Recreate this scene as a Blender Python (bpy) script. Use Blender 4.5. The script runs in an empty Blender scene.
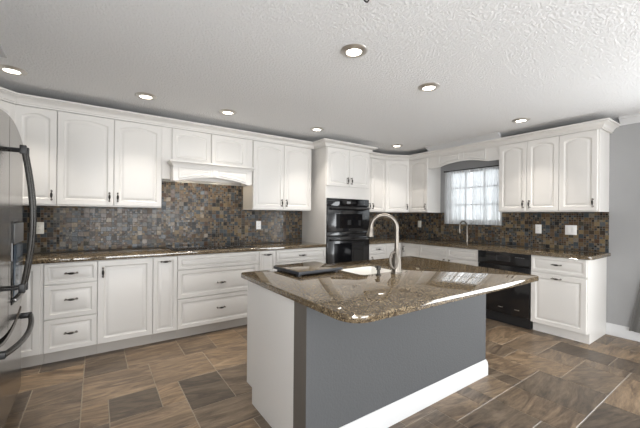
import bpy, bmesh, math, random
from mathutils import Vector, Matrix
R = random.Random(7)
SC = bpy.context.scene
COL = SC.collection
PI = math.pi

# ------------------------------------------------------------------ camera
W_PX, H_PX = 640, 428
F_PX, V0, YAW, ROLL = 321.67, 215.87, 0.9630, 0.0090
cam_d = bpy.data.cameras.new('camera')
cam_d.sensor_fit = 'HORIZONTAL'
cam_d.sensor_width = 36.0
cam_d.lens = 36.0 * F_PX / W_PX
cam_d.shift_y = (V0 - H_PX / 2) / W_PX
cam_d.clip_start = 0.02
cam = bpy.data.objects.new('camera', cam_d)
COL.objects.link(cam)
fw = Vector((math.cos(YAW), math.sin(YAW), 0))
rt = Vector((math.sin(YAW), -math.cos(YAW), 0))
up = Vector((0, 0, 1))
r2 = (rt + ROLL * up).normalized()
u2 = (up - ROLL * rt).normalized()
m = Matrix.Identity(4)
for i in range(3):
    m[i][0], m[i][1], m[i][2] = r2[i], u2[i], -fw[i]
m.translation = Vector((-4.7266, -4.179, 1.2988))
cam.matrix_world = m
SC.camera = cam

# ------------------------------------------------------------------ world, daylight, exposure
SC.view_settings.view_transform = 'Standard'
SC.view_settings.look = 'None'
SC.view_settings.gamma = 1.0
SC.view_settings.use_curve_mapping = False
SC.view_settings.exposure = 0.38
wd = bpy.data.worlds.new('world')
SC.world = wd
wd.use_nodes = True
bg = wd.node_tree.nodes['Background']
bg.inputs[0].default_value = (0.90, 0.96, 1.0, 1)
bg.inputs[1].default_value = 1.15


def daylight(name, loc, rot, sx, sy, power, color):
    d = bpy.data.lights.new(name, 'AREA')
    d.shape = 'RECTANGLE'
    d.size, d.size_y = sx, sy
    d.energy = power
    d.color = color
    o = bpy.data.objects.new(name, d)
    o.location = loc
    o.rotation_euler = rot
    COL.objects.link(o)
    return o


# big glazed doors at the far end of the room behind the camera, and glass doors further along the right wall
daylight('daylight_garden_doors', (-3.1, -11.45, 1.2), (PI / 2 + .03, 0, 0), 4.6, 2.1, 265, (0.97, 0.985, 1.0))
daylight('daylight_patio_door', (0.10, -5.0, 1.1), (PI / 2 + .3, 0, PI / 2), 1.9, 2.0, 88, (0.95, 0.98, 1.0))
daylight('daylight_kitchen_window', (0.30, -1.46, 1.62), (PI / 2, 0, PI / 2), 0.95, 0.95, 4, (0.92, 0.97, 1.0))
daylight('fill_left', (-5.90, -5.6, 1.4), (PI / 2 + .55, 0, -PI / 2), 2.4, 1.7, 235, (0.97, 0.985, 1.0))  # added fill light from the left; the wall has no window here
LAMP_W = 3.0
LAMP_COL = (1.0, 0.93, 0.84)

# ------------------------------------------------------------------ node helpers / materials


class NT:
    def __init__(self, name):
        self.m = bpy.data.materials.new(name)
        self.m.use_nodes = True
        self.t = self.m.node_tree
        self.p = self.t.nodes['Principled BSDF']

    def n(self, typ, **kw):
        x = self.t.nodes.new(typ)
        for k, v in kw.items():
            setattr(x, k, v)
        return x

    def l(self, a, b):
        self.t.links.new(a, b)

    def coord(self, kind='Object'):
        return self.n('ShaderNodeTexCoord').outputs[kind]

    def mapping(self, vec, scale=(1, 1, 1), rot=(0, 0, 0)):
        x = self.n('ShaderNodeMapping')
        x.inputs['Scale'].default_value = scale
        x.inputs['Rotation'].default_value = rot
        self.l(vec, x.inputs['Vector'])
        return x.outputs[0]

    def noise(self, vec, scale, detail=3, rough=0.5, dist=0.0):
        x = self.n('ShaderNodeTexNoise')
        x.inputs['Scale'].default_value = scale
        x.inputs['Detail'].default_value = detail
        x.inputs['Roughness'].default_value = rough
        x.inputs['Distortion'].default_value = dist
        self.l(vec, x.inputs['Vector'])
        return x.outputs[0]

    def ramp(self, fac, stops, const=False):
        x = self.n('ShaderNodeValToRGB')
        cr = x.color_ramp
        if const:
            cr.interpolation = 'CONSTANT'
        while len(cr.elements) < len(stops):
            cr.elements.new(0.5)
        for e, (p, c) in zip(cr.elements, stops):
            e.position = p
            e.color = (*c, 1)
        self.l(fac, x.inputs[0])
        return x.outputs[0]

    def math(self, op, a, b=None, c=None):
        x = self.n('ShaderNodeMath', operation=op)
        for i, v in enumerate((a, b, c)):
            if v is None:
                continue
            if isinstance(v, (int, float)):
                x.inputs[i].default_value = v
            else:
                self.l(v, x.inputs[i])
        return x.outputs[0]

    def vmath(self, op, a, b=None, s=None):
        x = self.n('ShaderNodeVectorMath', operation=op)
        self.l(a, x.inputs[0])
        if b is not None:
            if isinstance(b, tuple):
                x.inputs[1].default_value = b
            else:
                self.l(b, x.inputs[1])
        if s is not None:
            x.inputs['Scale'].default_value = s
        return x.outputs[0]

    def mix(self, fac, a, b, blend='MIX'):
        x = self.n('ShaderNodeMix', data_type='RGBA', blend_type=blend)
        for i, v in ((0, fac), (6, a), (7, b)):
            if isinstance(v, (int, float)):
                x.inputs[i].default_value = v
            elif isinstance(v, tuple):
                x.inputs[i].default_value = (*v, 1)
            else:
                self.l(v, x.inputs[i])
        return x.outputs[2]

    def bump(self, h, strength, dist=0.01):
        x = self.n('ShaderNodeBump')
        x.inputs['Strength'].default_value = strength
        x.inputs['Distance'].default_value = dist
        self.l(h, x.inputs['Height'])
        self.l(x.outputs[0], self.p.inputs['Normal'])

    def set(self, **kw):
        names = dict(color='Base Color', rough='Roughness', metal='Metallic', coat='Coat Weight', spec='Specular IOR Level',
                     emit='Emission Strength', ecol='Emission Color', trans='Transmission Weight', coatr='Coat Roughness')
        for k, v in kw.items():
            i = self.p.inputs[names[k]]
            if isinstance(v, tuple):
                i.default_value = (*v, 1)
            elif isinstance(v, (int, float)):
                i.default_value = v
            else:
                self.l(v, i)
        return self


def plain(name, color, rough=0.5, metal=0.0, var=0.06, scale=6.0, **kw):
    """simple procedural surface: a colour with a faint uneven tone"""
    n = NT(name)
    f = n.noise(n.coord(), scale, 4)
    c = n.mix(f, tuple(x * (1 - var) for x in color), tuple(min(1, x * (1 + var)) for x in color))
    n.set(color=c, rough=rough, metal=metal, **kw)
    return n.m


def wallpaint(name, color, bump=0.25, scale=60):
    n = NT(name)
    o = n.coord()
    f = n.noise(o, 2.0, 3)
    n.set(color=n.mix(f, tuple(x * .96 for x in color), tuple(x * 1.04 for x in color)), rough=0.65)
    n.bump(n.noise(o, scale, 4), bump, 0.004)
    return n.m


def ceiling_mat():
    n = NT('knockdown_ceiling')
    o = n.coord()
    big = n.noise(o, 62, 4, .62, 0.0)
    flat = n.ramp(big, [(0.38, (0, 0, 0)), (0.66, (1, 1, 1))])
    n.set(color=(0.83, 0.83, 0.83), rough=0.9)
    n.bump(flat, 0.65, 0.008)
    return n.m


def mosaic_mat():
    n = NT('slate_mosaic')
    o = n.coord()
    S = 0.049

    def cell(size):
        p = n.vmath('DIVIDE', o, (size, 1.0, size))
        fl = n.vmath('FLOOR', p)
        fr = n.vmath('FRACTION', p)
        sf = n.n('ShaderNodeSeparateXYZ')
        n.l(fr, sf.inputs[0])
        sl = n.n('ShaderNodeSeparateXYZ')
        n.l(fl, sl.inputs[0])
        cm = n.n('ShaderNodeCombineXYZ')
        n.l(sl.outputs[0], cm.inputs[0])
        n.l(sl.outputs[2], cm.inputs[2])
        cm.inputs[1].default_value = size * 100
        def edge(a):
            return n.math('MULTIPLY', n.math('MINIMUM', a, n.math('SUBTRACT', 1.0, a)), size)
        return cm.outputs[0], n.math('MINIMUM', edge(sf.outputs[0]), edge(sf.outputs[2]))

    cb, eb = cell(S)
    cs, es = cell(S / 2)
    wb = n.n('ShaderNodeTexWhiteNoise', noise_dimensions='3D')
    n.l(cb, wb.inputs['Vector'])
    pick = n.math('GREATER_THAN', wb.outputs['Value'], 0.42)
    mv = n.n('ShaderNodeMix', data_type='VECTOR')
    n.l(pick, mv.inputs[0])
    n.l(cb, mv.inputs[4])
    n.l(cs, mv.inputs[5])
    ids = n.vmath('ADD', mv.outputs[1], (17.3, 5.1, 9.7))
    me = n.n('ShaderNodeMix', data_type='FLOAT')
    n.l(pick, me.inputs[0])
    n.l(eb, me.inputs[2])
    n.l(es, me.inputs[3])
    w = n.n('ShaderNodeTexWhiteNoise', noise_dimensions='3D')
    n.l(ids, w.inputs['Vector'])
    pal = [(0.0, (.022, .022, .022)), (.13, (.045, .054, .062)), (.25, (.098, .066, .040)), (.38, (.135, .096, .055)),
           (.51, (.045, .036, .028)), (.61, (.075, .085, .092)), (.70, (.075, .045, .028)), (.79, (.185, .138, .078)),
           (.88, (.060, .055, .042)), (.95, (.17, .15, .12))]
    base = n.ramp(w.outputs['Value'], pal, True)
    mott = n.noise(o, 90, 3)
    base = n.mix(0.55, base, n.ramp(mott, [(.3, (.55, .55, .55)), (.7, (1.35, 1.3, 1.25))]), 'MULTIPLY')
    grout = n.math('LESS_THAN', me.outputs[0], 0.0013)
    col = n.mix(grout, base, (.15, .135, .115))
    w2 = n.n('ShaderNodeTexWhiteNoise', noise_dimensions='3D')
    n.l(n.vmath('ADD', ids, (3.1, 8.8, 1.7)), w2.inputs['Vector'])
    rough = n.math('MULTIPLY_ADD', w2.outputs['Value'], 0.25, 0.08)
    rough = n.math('MAXIMUM', rough, n.math('MULTIPLY', grout, 0.8))
    n.set(color=col, rough=rough, spec=0.22)
    # every little tile sits at its own slight tilt
    g = n.n('ShaderNodeNewGeometry')
    j = n.vmath('SCALE', n.vmath('SUBTRACT', w2.outputs['Color'], (.5, .5, .5)), s=0.05)
    nn = n.vmath('NORMALIZE', n.vmath('ADD', g.outputs['Normal'], j))
    b = n.n('ShaderNodeBump')
    b.inputs['Strength'].default_value = .6
    b.inputs['Distance'].default_value = .002
    n.l(n.math('SUBTRACT', 1.0, grout), b.inputs['Height'])
    n.l(nn, b.inputs['Normal'])
    n.l(b.outputs[0], n.p.inputs['Normal'])
    return n.m


def granite_mat(name, tones, rough=0.07):
    n = NT(name)
    o = n.coord()
    v = n.n('ShaderNodeTexVoronoi')
    v.inputs['Scale'].default_value = 165
    n.l(o, v.inputs['Vector'])
    sv = n.n('ShaderNodeSeparateColor')
    n.l(v.outputs['Color'], sv.inputs[0])
    cl = n.noise(o, 14, 4, .6)
    f = n.math('MULTIPLY_ADD', n.math('SUBTRACT', cl, .5), .25, sv.outputs[0])
    c = n.ramp(f, tones)
    fine = n.noise(o, 420, 2)
    c = n.mix(.5, c, n.ramp(fine, [(.3, (.6, .6, .6)), (.7, (1.3, 1.3, 1.3))]), 'MULTIPLY')
    n.set(color=c, rough=rough, spec=0.95)
    return n.m


def floor_mat():
    n = NT('slate_look_floor_tile')
    o = n.coord()
    a = n.n('ShaderNodeVertexColor', layer_name='tile')
    s = n.n('ShaderNodeSeparateColor')
    n.l(a.outputs['Color'], s.inputs[0])
    cm = n.n('ShaderNodeCombineXYZ')
    n.l(n.math('MULTIPLY', s.outputs[0], 37.0), cm.inputs[0])
    n.l(n.math('MULTIPLY', s.outputs[1], 53.0), cm.inputs[1])
    n.l(n.math('MULTIPLY', s.outputs[2], 11.0), cm.inputs[2])
    # the cleft runs along each tile at its own angle
    mp = n.n('ShaderNodeVectorRotate', rotation_type='Z_AXIS')
    n.l(o, mp.inputs['Vector'])
    n.l(n.math('MULTIPLY_ADD', s.outputs[2], .55, -0.2), mp.inputs['Angle'])
    vv = n.vmath('ADD', n.mapping(mp.outputs[0], (1.3, 5.5, 1)), cm.outputs[0])
    st = n.noise(vv, 2.1, 7, .62, 1.5)
    st2 = n.noise(n.mapping(vv, (3, 4, 1)), 3.0, 5, .6, .6)
    f = n.math('ADD', n.math('MULTIPLY', st, .75), n.math('MULTIPLY', st2, .25))
    c = n.ramp(f, [(.30, (.045, .033, .024)), (.41, (.100, .073, .051)), (.50, (.165, .124, .085)), (.58, (.225, .170, .117)), (.70, (.32, .255, .182))])
    tone = n.ramp(s.outputs[0], [(0, (.46, .46, .48)), (.35, (.72, .71, .71)), (.7, (1.02, .98, .95)), (1, (1.28, 1.18, 1.05))])
    c = n.mix(1.0, c, tone, 'MULTIPLY')
    n.set(color=c, rough=n.math('MULTIPLY_ADD', st, .3, .22), spec=.5)
    n.bump(f, .35, .006)
    return n.m


def sheer_mat():
    n = NT('sheer_white_cloth')
    t = n.t
    out = t.nodes['Material Output']
    tr = n.n('ShaderNodeBsdfTransparent')
    tl = n.n('ShaderNodeBsdfTranslucent')
    df = n.n('ShaderNodeBsdfDiffuse')
    weave = n.noise(n.mapping(n.coord(), (0, 1, .03)), 34, 3, .6)
    c = n.ramp(weave, [(.3, (.74, .76, .77)), (.7, (.93, .94, .95))])
    n.l(c, tl.inputs[0])
    n.l(c, df.inputs[0])
    a = n.n('ShaderNodeMixShader')
    a.inputs[0].default_value = .45
    n.l(tl.outputs[0], a.inputs[1])
    n.l(df.outputs[0], a.inputs[2])
    b = n.n('ShaderNodeMixShader')
    n.l(n.math('MULTIPLY_ADD', n.ramp(weave, [(.36, (1, 1, 1)), (.62, (0, 0, 0))]), .5, .38), b.inputs[0])
    n.l(tr.outputs[0], b.inputs[1])
    n.l(a.outputs[0], b.inputs[2])
    n.l(b.outputs[0], out.inputs[0])
    return n.m


def glass_mat(name):
    n = NT(name)
    out = n.t.nodes['Material Output']
    tr = n.n('ShaderNodeBsdfTransparent')
    gl = n.n('ShaderNodeBsdfGlossy')
    gl.inputs['Roughness'].default_value = .02
    fr = n.n('ShaderNodeFresnel')
    mx = n.n('ShaderNodeMixShader')
    n.l(fr.outputs[0], mx.inputs[0])
    n.l(tr.outputs[0], mx.inputs[1])
    n.l(gl.outputs[0], mx.inputs[2])
    n.l(mx.outputs[0], out.inputs[0])
    return n.m


def brushed(name, color, rough, sc=(400, 400, 3)):
    n = NT(name)
    f = n.noise(n.mapping(n.coord(), sc), 1.0, 3)
    n.set(color=n.mix(f, tuple(x * .88 for x in color), tuple(min(1, x * 1.08) for x in color)), metal=1.0,
          rough=n.math('MULTIPLY_ADD', f, .15, rough - .07))
    return n.m


def emit_mat(name, col, s):
    n = NT(name)
    n.set(color=(.8, .8, .8), ecol=col, emit=s)
    return n.m


M = dict(
    cab=plain('cabinet_paint', (.67, .65, .62), .38, var=.02, scale=3),
    cab_in=plain('cabinet_underside_paint', (.62, .59, .55), .5, var=.02),
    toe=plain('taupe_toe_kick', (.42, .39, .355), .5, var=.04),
    pullend=brushed('aged_pewter', (.17, .155, .14), .35, (60, 60, 60)),
    shade_top=plain('shade_dark_top', (.10, .075, .05), .9, var=.1, scale=40),  # dark colour put on cabinet tops to deepen the shade under the ceiling
    trimw=plain('white_trim_paint', (.60, .60, .60), .4, var=.02),
    wall=wallpaint('grey_wall_paint', (.315, .315, .315)),
    pony=wallpaint('charcoal_wall_paint', (.076, .078, .081), .5, 90),
    ponyend=wallpaint('charcoal_end_light_tint', (.110, .097, .083), .15, 60),  # same grey paint, tinted browner for the light on the end face
    ceil=ceiling_mat(),
    mosaic=mosaic_mat(),
    granite=granite_mat('brown_granite', [(0.0, (.026, .019, .013)), (.20, (.056, .040, .025)), (.45, (.098, .071, .042)), (.75, (.155, .114, .067)), (1.0, (.29, .23, .145))], .03),
    floor=floor_mat(),
    grout=plain('floor_grout', (.30, .255, .20), .9, var=.1, scale=20),
    black=plain('black_appliance_gloss', (.008, .008, .009), .16, var=.1, coat=.3),
    blackglass=plain('black_glass', (.004, .004, .005), .03, var=.1),
    blackmat=plain('black_plastic', (.012, .012, .013), .45, var=.1),
    steel=brushed('brushed_stainless', (.40, .38, .355), .20, (3, 300, 300)),
    darksteel=brushed('dark_stainless', (.16, .155, .15), .30, (3, 300, 300)),
    fridgeside=plain('fridge_side_grey', (.05, .05, .052), .5),
    handlesteel=brushed('handle_stainless', (.085, .083, .08), .26),
    nickel=brushed('brushed_nickel', (.21, .19, .165), .40, (60, 60, 60)),
    chrome=brushed('chrome_metal', (.75, .75, .75), .1, (20, 20, 20)),
    bronze=plain('dark_bronze_metal', (.030, .026, .022), .35, .6),
    plate=plain('almond_plastic', (.74, .71, .63), .4, var=.02),
    platew=plain('white_plastic', (.80, .79, .77), .4, var=.02),
    ceramic=plain('white_ceramic', (.86, .85, .82), .12, var=.01),
    sheer=sheer_mat(),
    drape=plain('grey_drape_cloth', (.15, .147, .14), .95, var=.12, scale=60),
    glass=glass_mat('window_glass'),
    lens=emit_mat('lamp_lens', (1.0, .93, .82), 9.0),
    dispblue=plain('blue_grey_gloss', (.07, .10, .135), .12),
    display=plain('display_grey', (.20, .20, .20), .3),
    rubber=plain('dark_slate_edge', (.035, .038, .045), .35),
    ring=brushed('lamp_trim_nickel', (.72, .69, .65), .4, (40, 40, 40)),
)

# ------------------------------------------------------------------ mesh helpers


def new():
    return bmesh.new()


def box(bm, x0, x1, y0, y1, z0, z1, mi=0, bev=0.0, seg=2):
    if x0 > x1: x0, x1 = x1, x0
    if y0 > y1: y0, y1 = y1, y0
    if z0 > z1: z0, z1 = z1, z0
    v = [bm.verts.new((x, y, z)) for z in (z0, z1) for y in (y0, y1) for x in (x0, x1)]
    fs = [bm.faces.new([v[i] for i in q]) for q in ((0, 2, 3, 1), (4, 5, 7, 6), (0, 1, 5, 4), (2, 6, 7, 3), (0, 4, 6, 2), (1, 3, 7, 5))]
    for f in fs: f.material_index = mi
    if bev > 0:
        es = list({e for f in fs for e in f.edges})
        r = bmesh.ops.bevel(bm, geom=es, offset=bev, segments=seg, profile=.5, affect='EDGES')
        for f in r['faces']: f.material_index = mi
    return fs


def bridge(bm, a, b, mi=0, closed=True):
    n = len(a)
    for i in range(n if closed else n - 1):
        j = (i + 1) % n
        try:
            f = bm.faces.new((a[i], a[j], b[j], b[i]))
            f.material_index = mi
        except ValueError:
            pass


def tube(bm, pts, rad, seg=10, mi=0, caps=True):
    pts = [Vector(p) for p in pts]
    n = len(pts)
    if not hasattr(rad, '__len__'): rad = [rad] * n
    tan = [(pts[min(i + 1, n - 1)] - pts[max(i - 1, 0)]).normalized() for i in range(n)]
    ref = Vector((0, 0, 1)) if abs(tan[0].z) < .9 else Vector((1, 0, 0))
    nx = tan[0].cross(ref).normalized()
    rings = []
    for i in range(n):
        nx = (nx - tan[i] * nx.dot(tan[i])).normalized()
        ny = tan[i].cross(nx)
        rings.append([bm.verts.new(pts[i] + rad[i] * (math.cos(2 * PI * k / seg) * nx + math.sin(2 * PI * k / seg) * ny)) for k in range(seg)])
    for i in range(n - 1): bridge(bm, rings[i], rings[i + 1], mi)
    if caps:
        for r in (rings[0], rings[-1]):
            f = bm.faces.new(r); f.material_index = mi


def lathe(bm, prof, c=(0, 0, 0), seg=24, mi=0, mis=None, caps=True):
    """prof: list of (r, z)"""
    rings = []
    for r, z in prof:
        rings.append([bm.verts.new((c[0] + max(r, 1e-5) * math.cos(2 * PI * k / seg), c[1] + max(r, 1e-5) * math.sin(2 * PI * k / seg), c[2] + z)) for k in range(seg)])
    for i in range(len(rings) - 1): bridge(bm, rings[i], rings[i + 1], mis[i] if mis else mi)
    for q, k in ((0, 0), (-1, -1)) if caps else ():
        f = bm.faces.new(rings[q]); f.material_index = mis[k] if mis else mi


def prism(bm, poly, z0, z1, mi=0, bev=0.0, seg=3):
    """vertical prism over a plan polygon"""
    a = [bm.verts.new((x, y, z0)) for x, y in poly]
    b = [bm.verts.new((x, y, z1)) for x, y in poly]
    f1 = bm.faces.new(a); f2 = bm.faces.new(b)
    bridge(bm, a, b, mi)
    f1.material_index = f2.material_index = mi
    if bev:
        bmesh.ops.bevel(bm, geom=list(f1.edges) + list(f2.edges), offset=bev, segments=seg, profile=.5, affect='EDGES')
    return f2


def round_corner(p, a, b, r, n=6):
    """points rounding the corner p between neighbours a and b"""
    p, a, b = Vector(p), Vector(a), Vector(b)
    da, db = (a - p).normalized(), (b - p).normalized()
    out = []
    for i in range(n + 1):
        t = i / n
        q = (1 - t) ** 2 * (p + da * r) + 2 * t * (1 - t) * p + t * t * (p + db * r)
        out.append((q.x, q.y))
    return out


def board(bm, x0, x1, ztop, zbot, y0, y1, n=24, mi=0):
    """upright board whose lower edge follows zbot(x)"""
    xs = [x0 + (x1 - x0) * i / n for i in range(n + 1)]
    rows = []
    for y in (y0, y1):
        rows.append([bm.verts.new((x, y, zbot(x))) for x in xs])
        rows.append([bm.verts.new((x, y, ztop)) for x in xs])
    a, b, c, d = rows
    for p, q in ((a, b), (d, c), (b, d), (c, a)): bridge(bm, p, q, mi, False)
    for i in (0, -1):
        f = bm.faces.new((a[i], b[i], d[i], c[i])); f.material_index = mi


def panel_front(bm, x0, x1, z0, z1, yf, arch=0.0, frame=.055, th=.02, n=12, botfun=None, mi=0, ds=1.0):
    """raised panel door or drawer front; front face on y = yf looking to -y"""
    spec = [(0, th, 0), (0, .003, 0), (.003, 0, 0), (frame - .008, 0, 1), (frame - .002, .006, 1), (frame + .006, .0095, 1), (frame + .011, .009, 1), (frame + .026, .0015, 1), (frame + .029, .001, 1)]
    spec = [(i, dd if k_ == 0 else dd * ds, ar) for k_, (i, dd, ar) in enumerate(spec)]
    w, h = x1 - x0, z1 - z0
    lim = min(w, h) / 2 - .012
    loops = []
    for ins, dep, ar in spec:
        if ins > .01:
            ins = min(ins, lim - .004 * (len(spec) - len(loops)))
        a0, a1, b0, b1 = x0 + ins, x1 - ins, z0 + ins, z1 - ins
        pts = [(a0, b0 + (botfun(0) if botfun else 0)) if ar or botfun is None else (a0, b0)]
        pts = []
        for i in range(n + 1):
            t = i / n
            zz = b0 + (botfun(a0 + (a1 - a0) * t) if botfun else 0)
            pts.append((a0 + (a1 - a0) * t, zz))
        for i in range(n + 1):
            t = 1 - i / n
            s = 2 * t - 1
            pts.append((a0 + (a1 - a0) * t, b1 - (arch * s * s if ar else 0)))
        loops.append([bm.verts.new((x, yf + dep, z)) for x, z in pts])
    for a, b in zip(loops, loops[1:]): bridge(bm, a, b, mi)
    k = n + 1
    inner = loops[-1]
    for i in range(n):
        f = bm.faces.new((inner[i], inner[i + 1], inner[2 * k - 2 - i], inner[2 * k - 1 - i])); f.material_index = mi
    back = loops[0]
    for i in range(n):
        f = bm.faces.new((back[i], back[2 * k - 1 - i], back[2 * k - 2 - i], back[i + 1])); f.material_index = mi


def obj(name, bm, mats, parent=None, loc=None, rz=0.0, smooth=True):
    bmesh.ops.remove_doubles(bm, verts=bm.verts, dist=1e-6)
    bmesh.ops.recalc_face_normals(bm, faces=bm.faces)
    me = bpy.data.meshes.new(name)
    bm.to_mesh(me); bm.free()
    for mm in (mats if isinstance(mats, (list, tuple)) else [mats]): me.materials.append(M[mm] if isinstance(mm, str) else mm)
    if smooth:
        me.polygons.foreach_set('use_smooth', [True] * len(me.polygons))
        me.set_sharp_from_angle(angle=math.radians(32))
    o = bpy.data.objects.new(name, me)
    COL.objects.link(o)
    if parent: o.parent = parent
    if loc: o.location = loc
    o.rotation_euler.z = rz
    return o


def tag(o, label, cat, group=None):
    o['label'] = label; o['category'] = cat
    if group: o['group'] = group
    return o


def thing(name, label, cat, loc=(0, 0, 0), rz=0.0, group=None):
    o = bpy.data.objects.new(name, None)
    o.empty_display_size = .1
    COL.objects.link(o)
    o.location = loc; o.rotation_euler.z = rz
    return tag(o, label, cat, group)


def struct(name, bm, mats, parent=None, smooth=True):
    o = obj(name, bm, mats, parent, smooth=smooth)
    o['kind'] = 'structure'
    return o


# ------------------------------------------------------------------ room shell
CZ = 2.405          # ceiling
XL, YB = -5.94, -11.5   # left wall, wall behind the camera
bm = new(); box(bm, XL - .15, .15, YB - .15, .15, CZ, CZ + .12)
struct('ceiling', bm, 'ceil')
bm = new(); box(bm, XL - .15, .15, 0, .15, -.1, CZ)
struct('wall_back', bm, 'wall')
bm = new(); box(bm, XL - .15, XL, YB, 0, -.1, CZ)
struct('wall_left', bm, 'wall')
# right wall: kitchen window and a patio door opening
WY0, WY1, WZ0, WZ1 = -1.90, -1.03, 1.215, 2.045
bm = new()
for y0, y1, z0, z1 in ((WY1, 0, -.1, CZ), (WY0, WY1, -.1, WZ0), (WY0, WY1, WZ1, CZ), (-4.05, WY0, -.1, CZ), (-5.95, -4.05, 2.1, CZ), (YB, -5.95, -.1, CZ)):
    box(bm, 0, .15, y0, y1, z0, z1)
struct('wall_right', bm, 'wall')
# wall behind the camera with a wide glazed opening
bm = new()
for x0, x1, z0, z1 in ((XL, -5.4, -.1, CZ), (-5.4, -.8, 2.2, CZ), (-.8, 0, -.1, CZ)):
    box(bm, x0, x1, YB - .15, YB, z0, z1)
struct('wall_front', bm, 'wall')

# floor: modular rectangular tiles on a 152 mm grid, each tile a face with its own tone
MOD = .1515
OX, OY = -4.80, -1.035
ix0, ix1 = int((XL - OX) / MOD) - 1, int((0.0 - OX) / MOD) + 1
iy0, iy1 = int((YB - OY) / MOD) - 1, int((0.0 - OY) / MOD) + 1
occ = {}
tiles = []


def put(i, j, w, h, tone=None):
    for a in range(i, i + w):
        for b in range(j, j + h):
            occ[(a, b)] = 1
    tiles.append((i, j, w, h, tone))


# the tiles in front of the left cabinets as the photo shows them (i right, j away from the camera)
for q in ((0, -3, 3, 3, .80), (0, 0, 2, 2, .30), (2, 0, 3, 3, .75), (1, -5, 2, 2, .15), (3, -3, 3, 3, .85), (4, -6, 2, 3, .10), (-2, -2, 2, 2, .50), (-3, 0, 3, 2, .95), (1, -7, 3, 2, .80), (-2, -5, 3, 3, .60)):
    if all((a, b) not in occ for a in range(q[0], q[0] + q[2]) for b in range(q[1], q[1] + q[3])): put(*q)
for j in range(iy1, iy0 - 1, -1):
    for i in range(ix0, ix1 + 1):
        if (i, j) in occ: continue
        opts = [(3, 3), (3, 2), (2, 3), (2, 2), (4, 2)]
        R.shuffle(opts)
        opts += [(2, 1), (1, 2), (1, 1)]
        for w, h in opts:
            if all((a, b) not in occ for a in range(i, i + w) for b in range(j - h + 1, j + 1)):
                put(i, j - h + 1, w, h); break
bm = new()
lay = bm.loops.layers.float_color.new('tile')
G = .0017
for i, j, w, h, tone in tiles:
    x0, x1 = max(XL, OX + i * MOD), min(0, OX + (i + w) * MOD)
    y0, y1 = max(YB, OY + j * MOD), min(0, OY + (j + h) * MOD)
    if x1 - x0 < .02 or y1 - y0 < .02: continue
    c = (tone if tone is not None else R.random(), R.random(), R.random(), 1)
    x0 += G; y0 += G; x1 -= G; y1 -= G
    e = .003
    t = [bm.verts.new(p) for p in ((x0 + e, y0 + e, 0), (x1 - e, y0 + e, 0), (x1 - e, y1 - e, 0), (x0 + e, y1 - e, 0))]
    b = [bm.verts.new(p) for p in ((x0, y0, -.003), (x1, y0, -.003), (x1, y1, -.003), (x0, y1, -.003))]
    fs = [bm.faces.new(t)] + [bm.faces.new((b[k], b[(k + 1) % 4], t[(k + 1) % 4], t[k])) for k in range(4)]
    for f in fs:
        for l in f.loops: l[lay] = c
nf = len(bm.faces)
for f in box(bm, XL - .15, .15, YB - .15, .15, -.1, -.0022, 1):
    for l in f.loops: l[lay] = (.5, .5, .5, 1)
struct('floor', bm, ['floor', 'grout'], smooth=False)

# ------------------------------------------------------------------ mouldings swept along a plan path


def sweep(bm, path, prof, mi=0):
    """path: plan points; the profile's 'out' goes to the right-hand side of travel. prof: (out, z) closed loop"""
    P = [Vector((x, y)) for x, y in path]
    n = len(P)
    rings = []
    for i in range(n):
        d0 = (P[i] - P[i - 1]).normalized() if i > 0 else None
        d1 = (P[i + 1] - P[i]).normalized() if i < n - 1 else None
        d0 = d0 or d1; d1 = d1 or d0
        n0 = Vector((d0.y, -d0.x)); n1 = Vector((d1.y, -d1.x))
        mit = (n0 + n1).normalized()
        s = 1 / max(.3, mit.dot(n0))
        rings.append([bm.verts.new((P[i].x + mit.x * s * o, P[i].y + mit.y * s * o, z)) for o, z in prof])
    for a, b in zip(rings, rings[1:]): bridge(bm, a, b, mi)
    bm.faces.new(rings[0]); bm.faces.new(rings[-1])


CORN = [(0, CZ - .085), (.012, CZ - .085), (.014, CZ - .072), (.024, CZ - .062), (.034, CZ - .045), (.048, CZ - .026), (.064, CZ - .020), (.066, CZ - .010), (.075, CZ - .008), (.075, CZ), (0, CZ)]
bm = new(); sweep(bm, [(0, -3.155), (0, -11.4)], CORN)
struct('trim_1', bm, 'trimw')
bm = new()
sweep(bm, [(-.375, -.945), (-.375, -2.06)], [(0, 2.336), (.012, 2.336), (.02, 2.352), (.045, 2.378), (.075, 2.392), (.085, CZ), (0, CZ)])
struct('trim_2', bm, 'trimw')
BASE = [(0, 0), (.015, 0), (.015, .085), (.012, .092), (.012, .108), (.006, .118), (.004, .128), (0, .128)]
bm = new(); sweep(bm, [(0, -3.052), (0, -4.05)], BASE)
struct('baseboard_right', bm, 'trimw')

# kitchen window
win = bpy.data.objects.new('window_1', None); COL.objects.link(win); win.location = (.07, -1.465, 1.2); win['kind'] = 'structure'
bm = new()
fx0, fx1 = -.02, .03
hy = (WY1 - WY0) / 2
h = WZ1 - WZ0
for a in ((-hy, hy, .015, .06), (-hy, hy, h - .03, h + .015), (-hy, -hy + .045, .06, h - .03), (hy - .045, hy, .06, h - .03)):
    box(bm, fx0, fx1, *a)
struct('window_frame', bm, 'trimw', win)
for z in (1.495 - 1.2, 1.765 - 1.2):
    bm = new(); box(bm, -.008, .012, -hy + .045, hy - .045, z - .011, z + .011); struct('muntin', bm, 'trimw', win)
for y in (.15, -.15):
    bm = new(); box(bm, -.0075, .0115, y - .011, y + .011, .06, h - .03); struct('muntin', bm, 'trimw', win)
bm = new(); box(bm, .013, .017, -hy + .04, hy - .04, .055, h - .028)
struct('window_pane', bm, 'glass', win)
bm = new(); box(bm, -.068, -.022, -hy, hy, .001, .02, 0, .003); struct('window_sill', bm, 'trimw', win)

# ------------------------------------------------------------------ pulls, doors, cabinets


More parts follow.
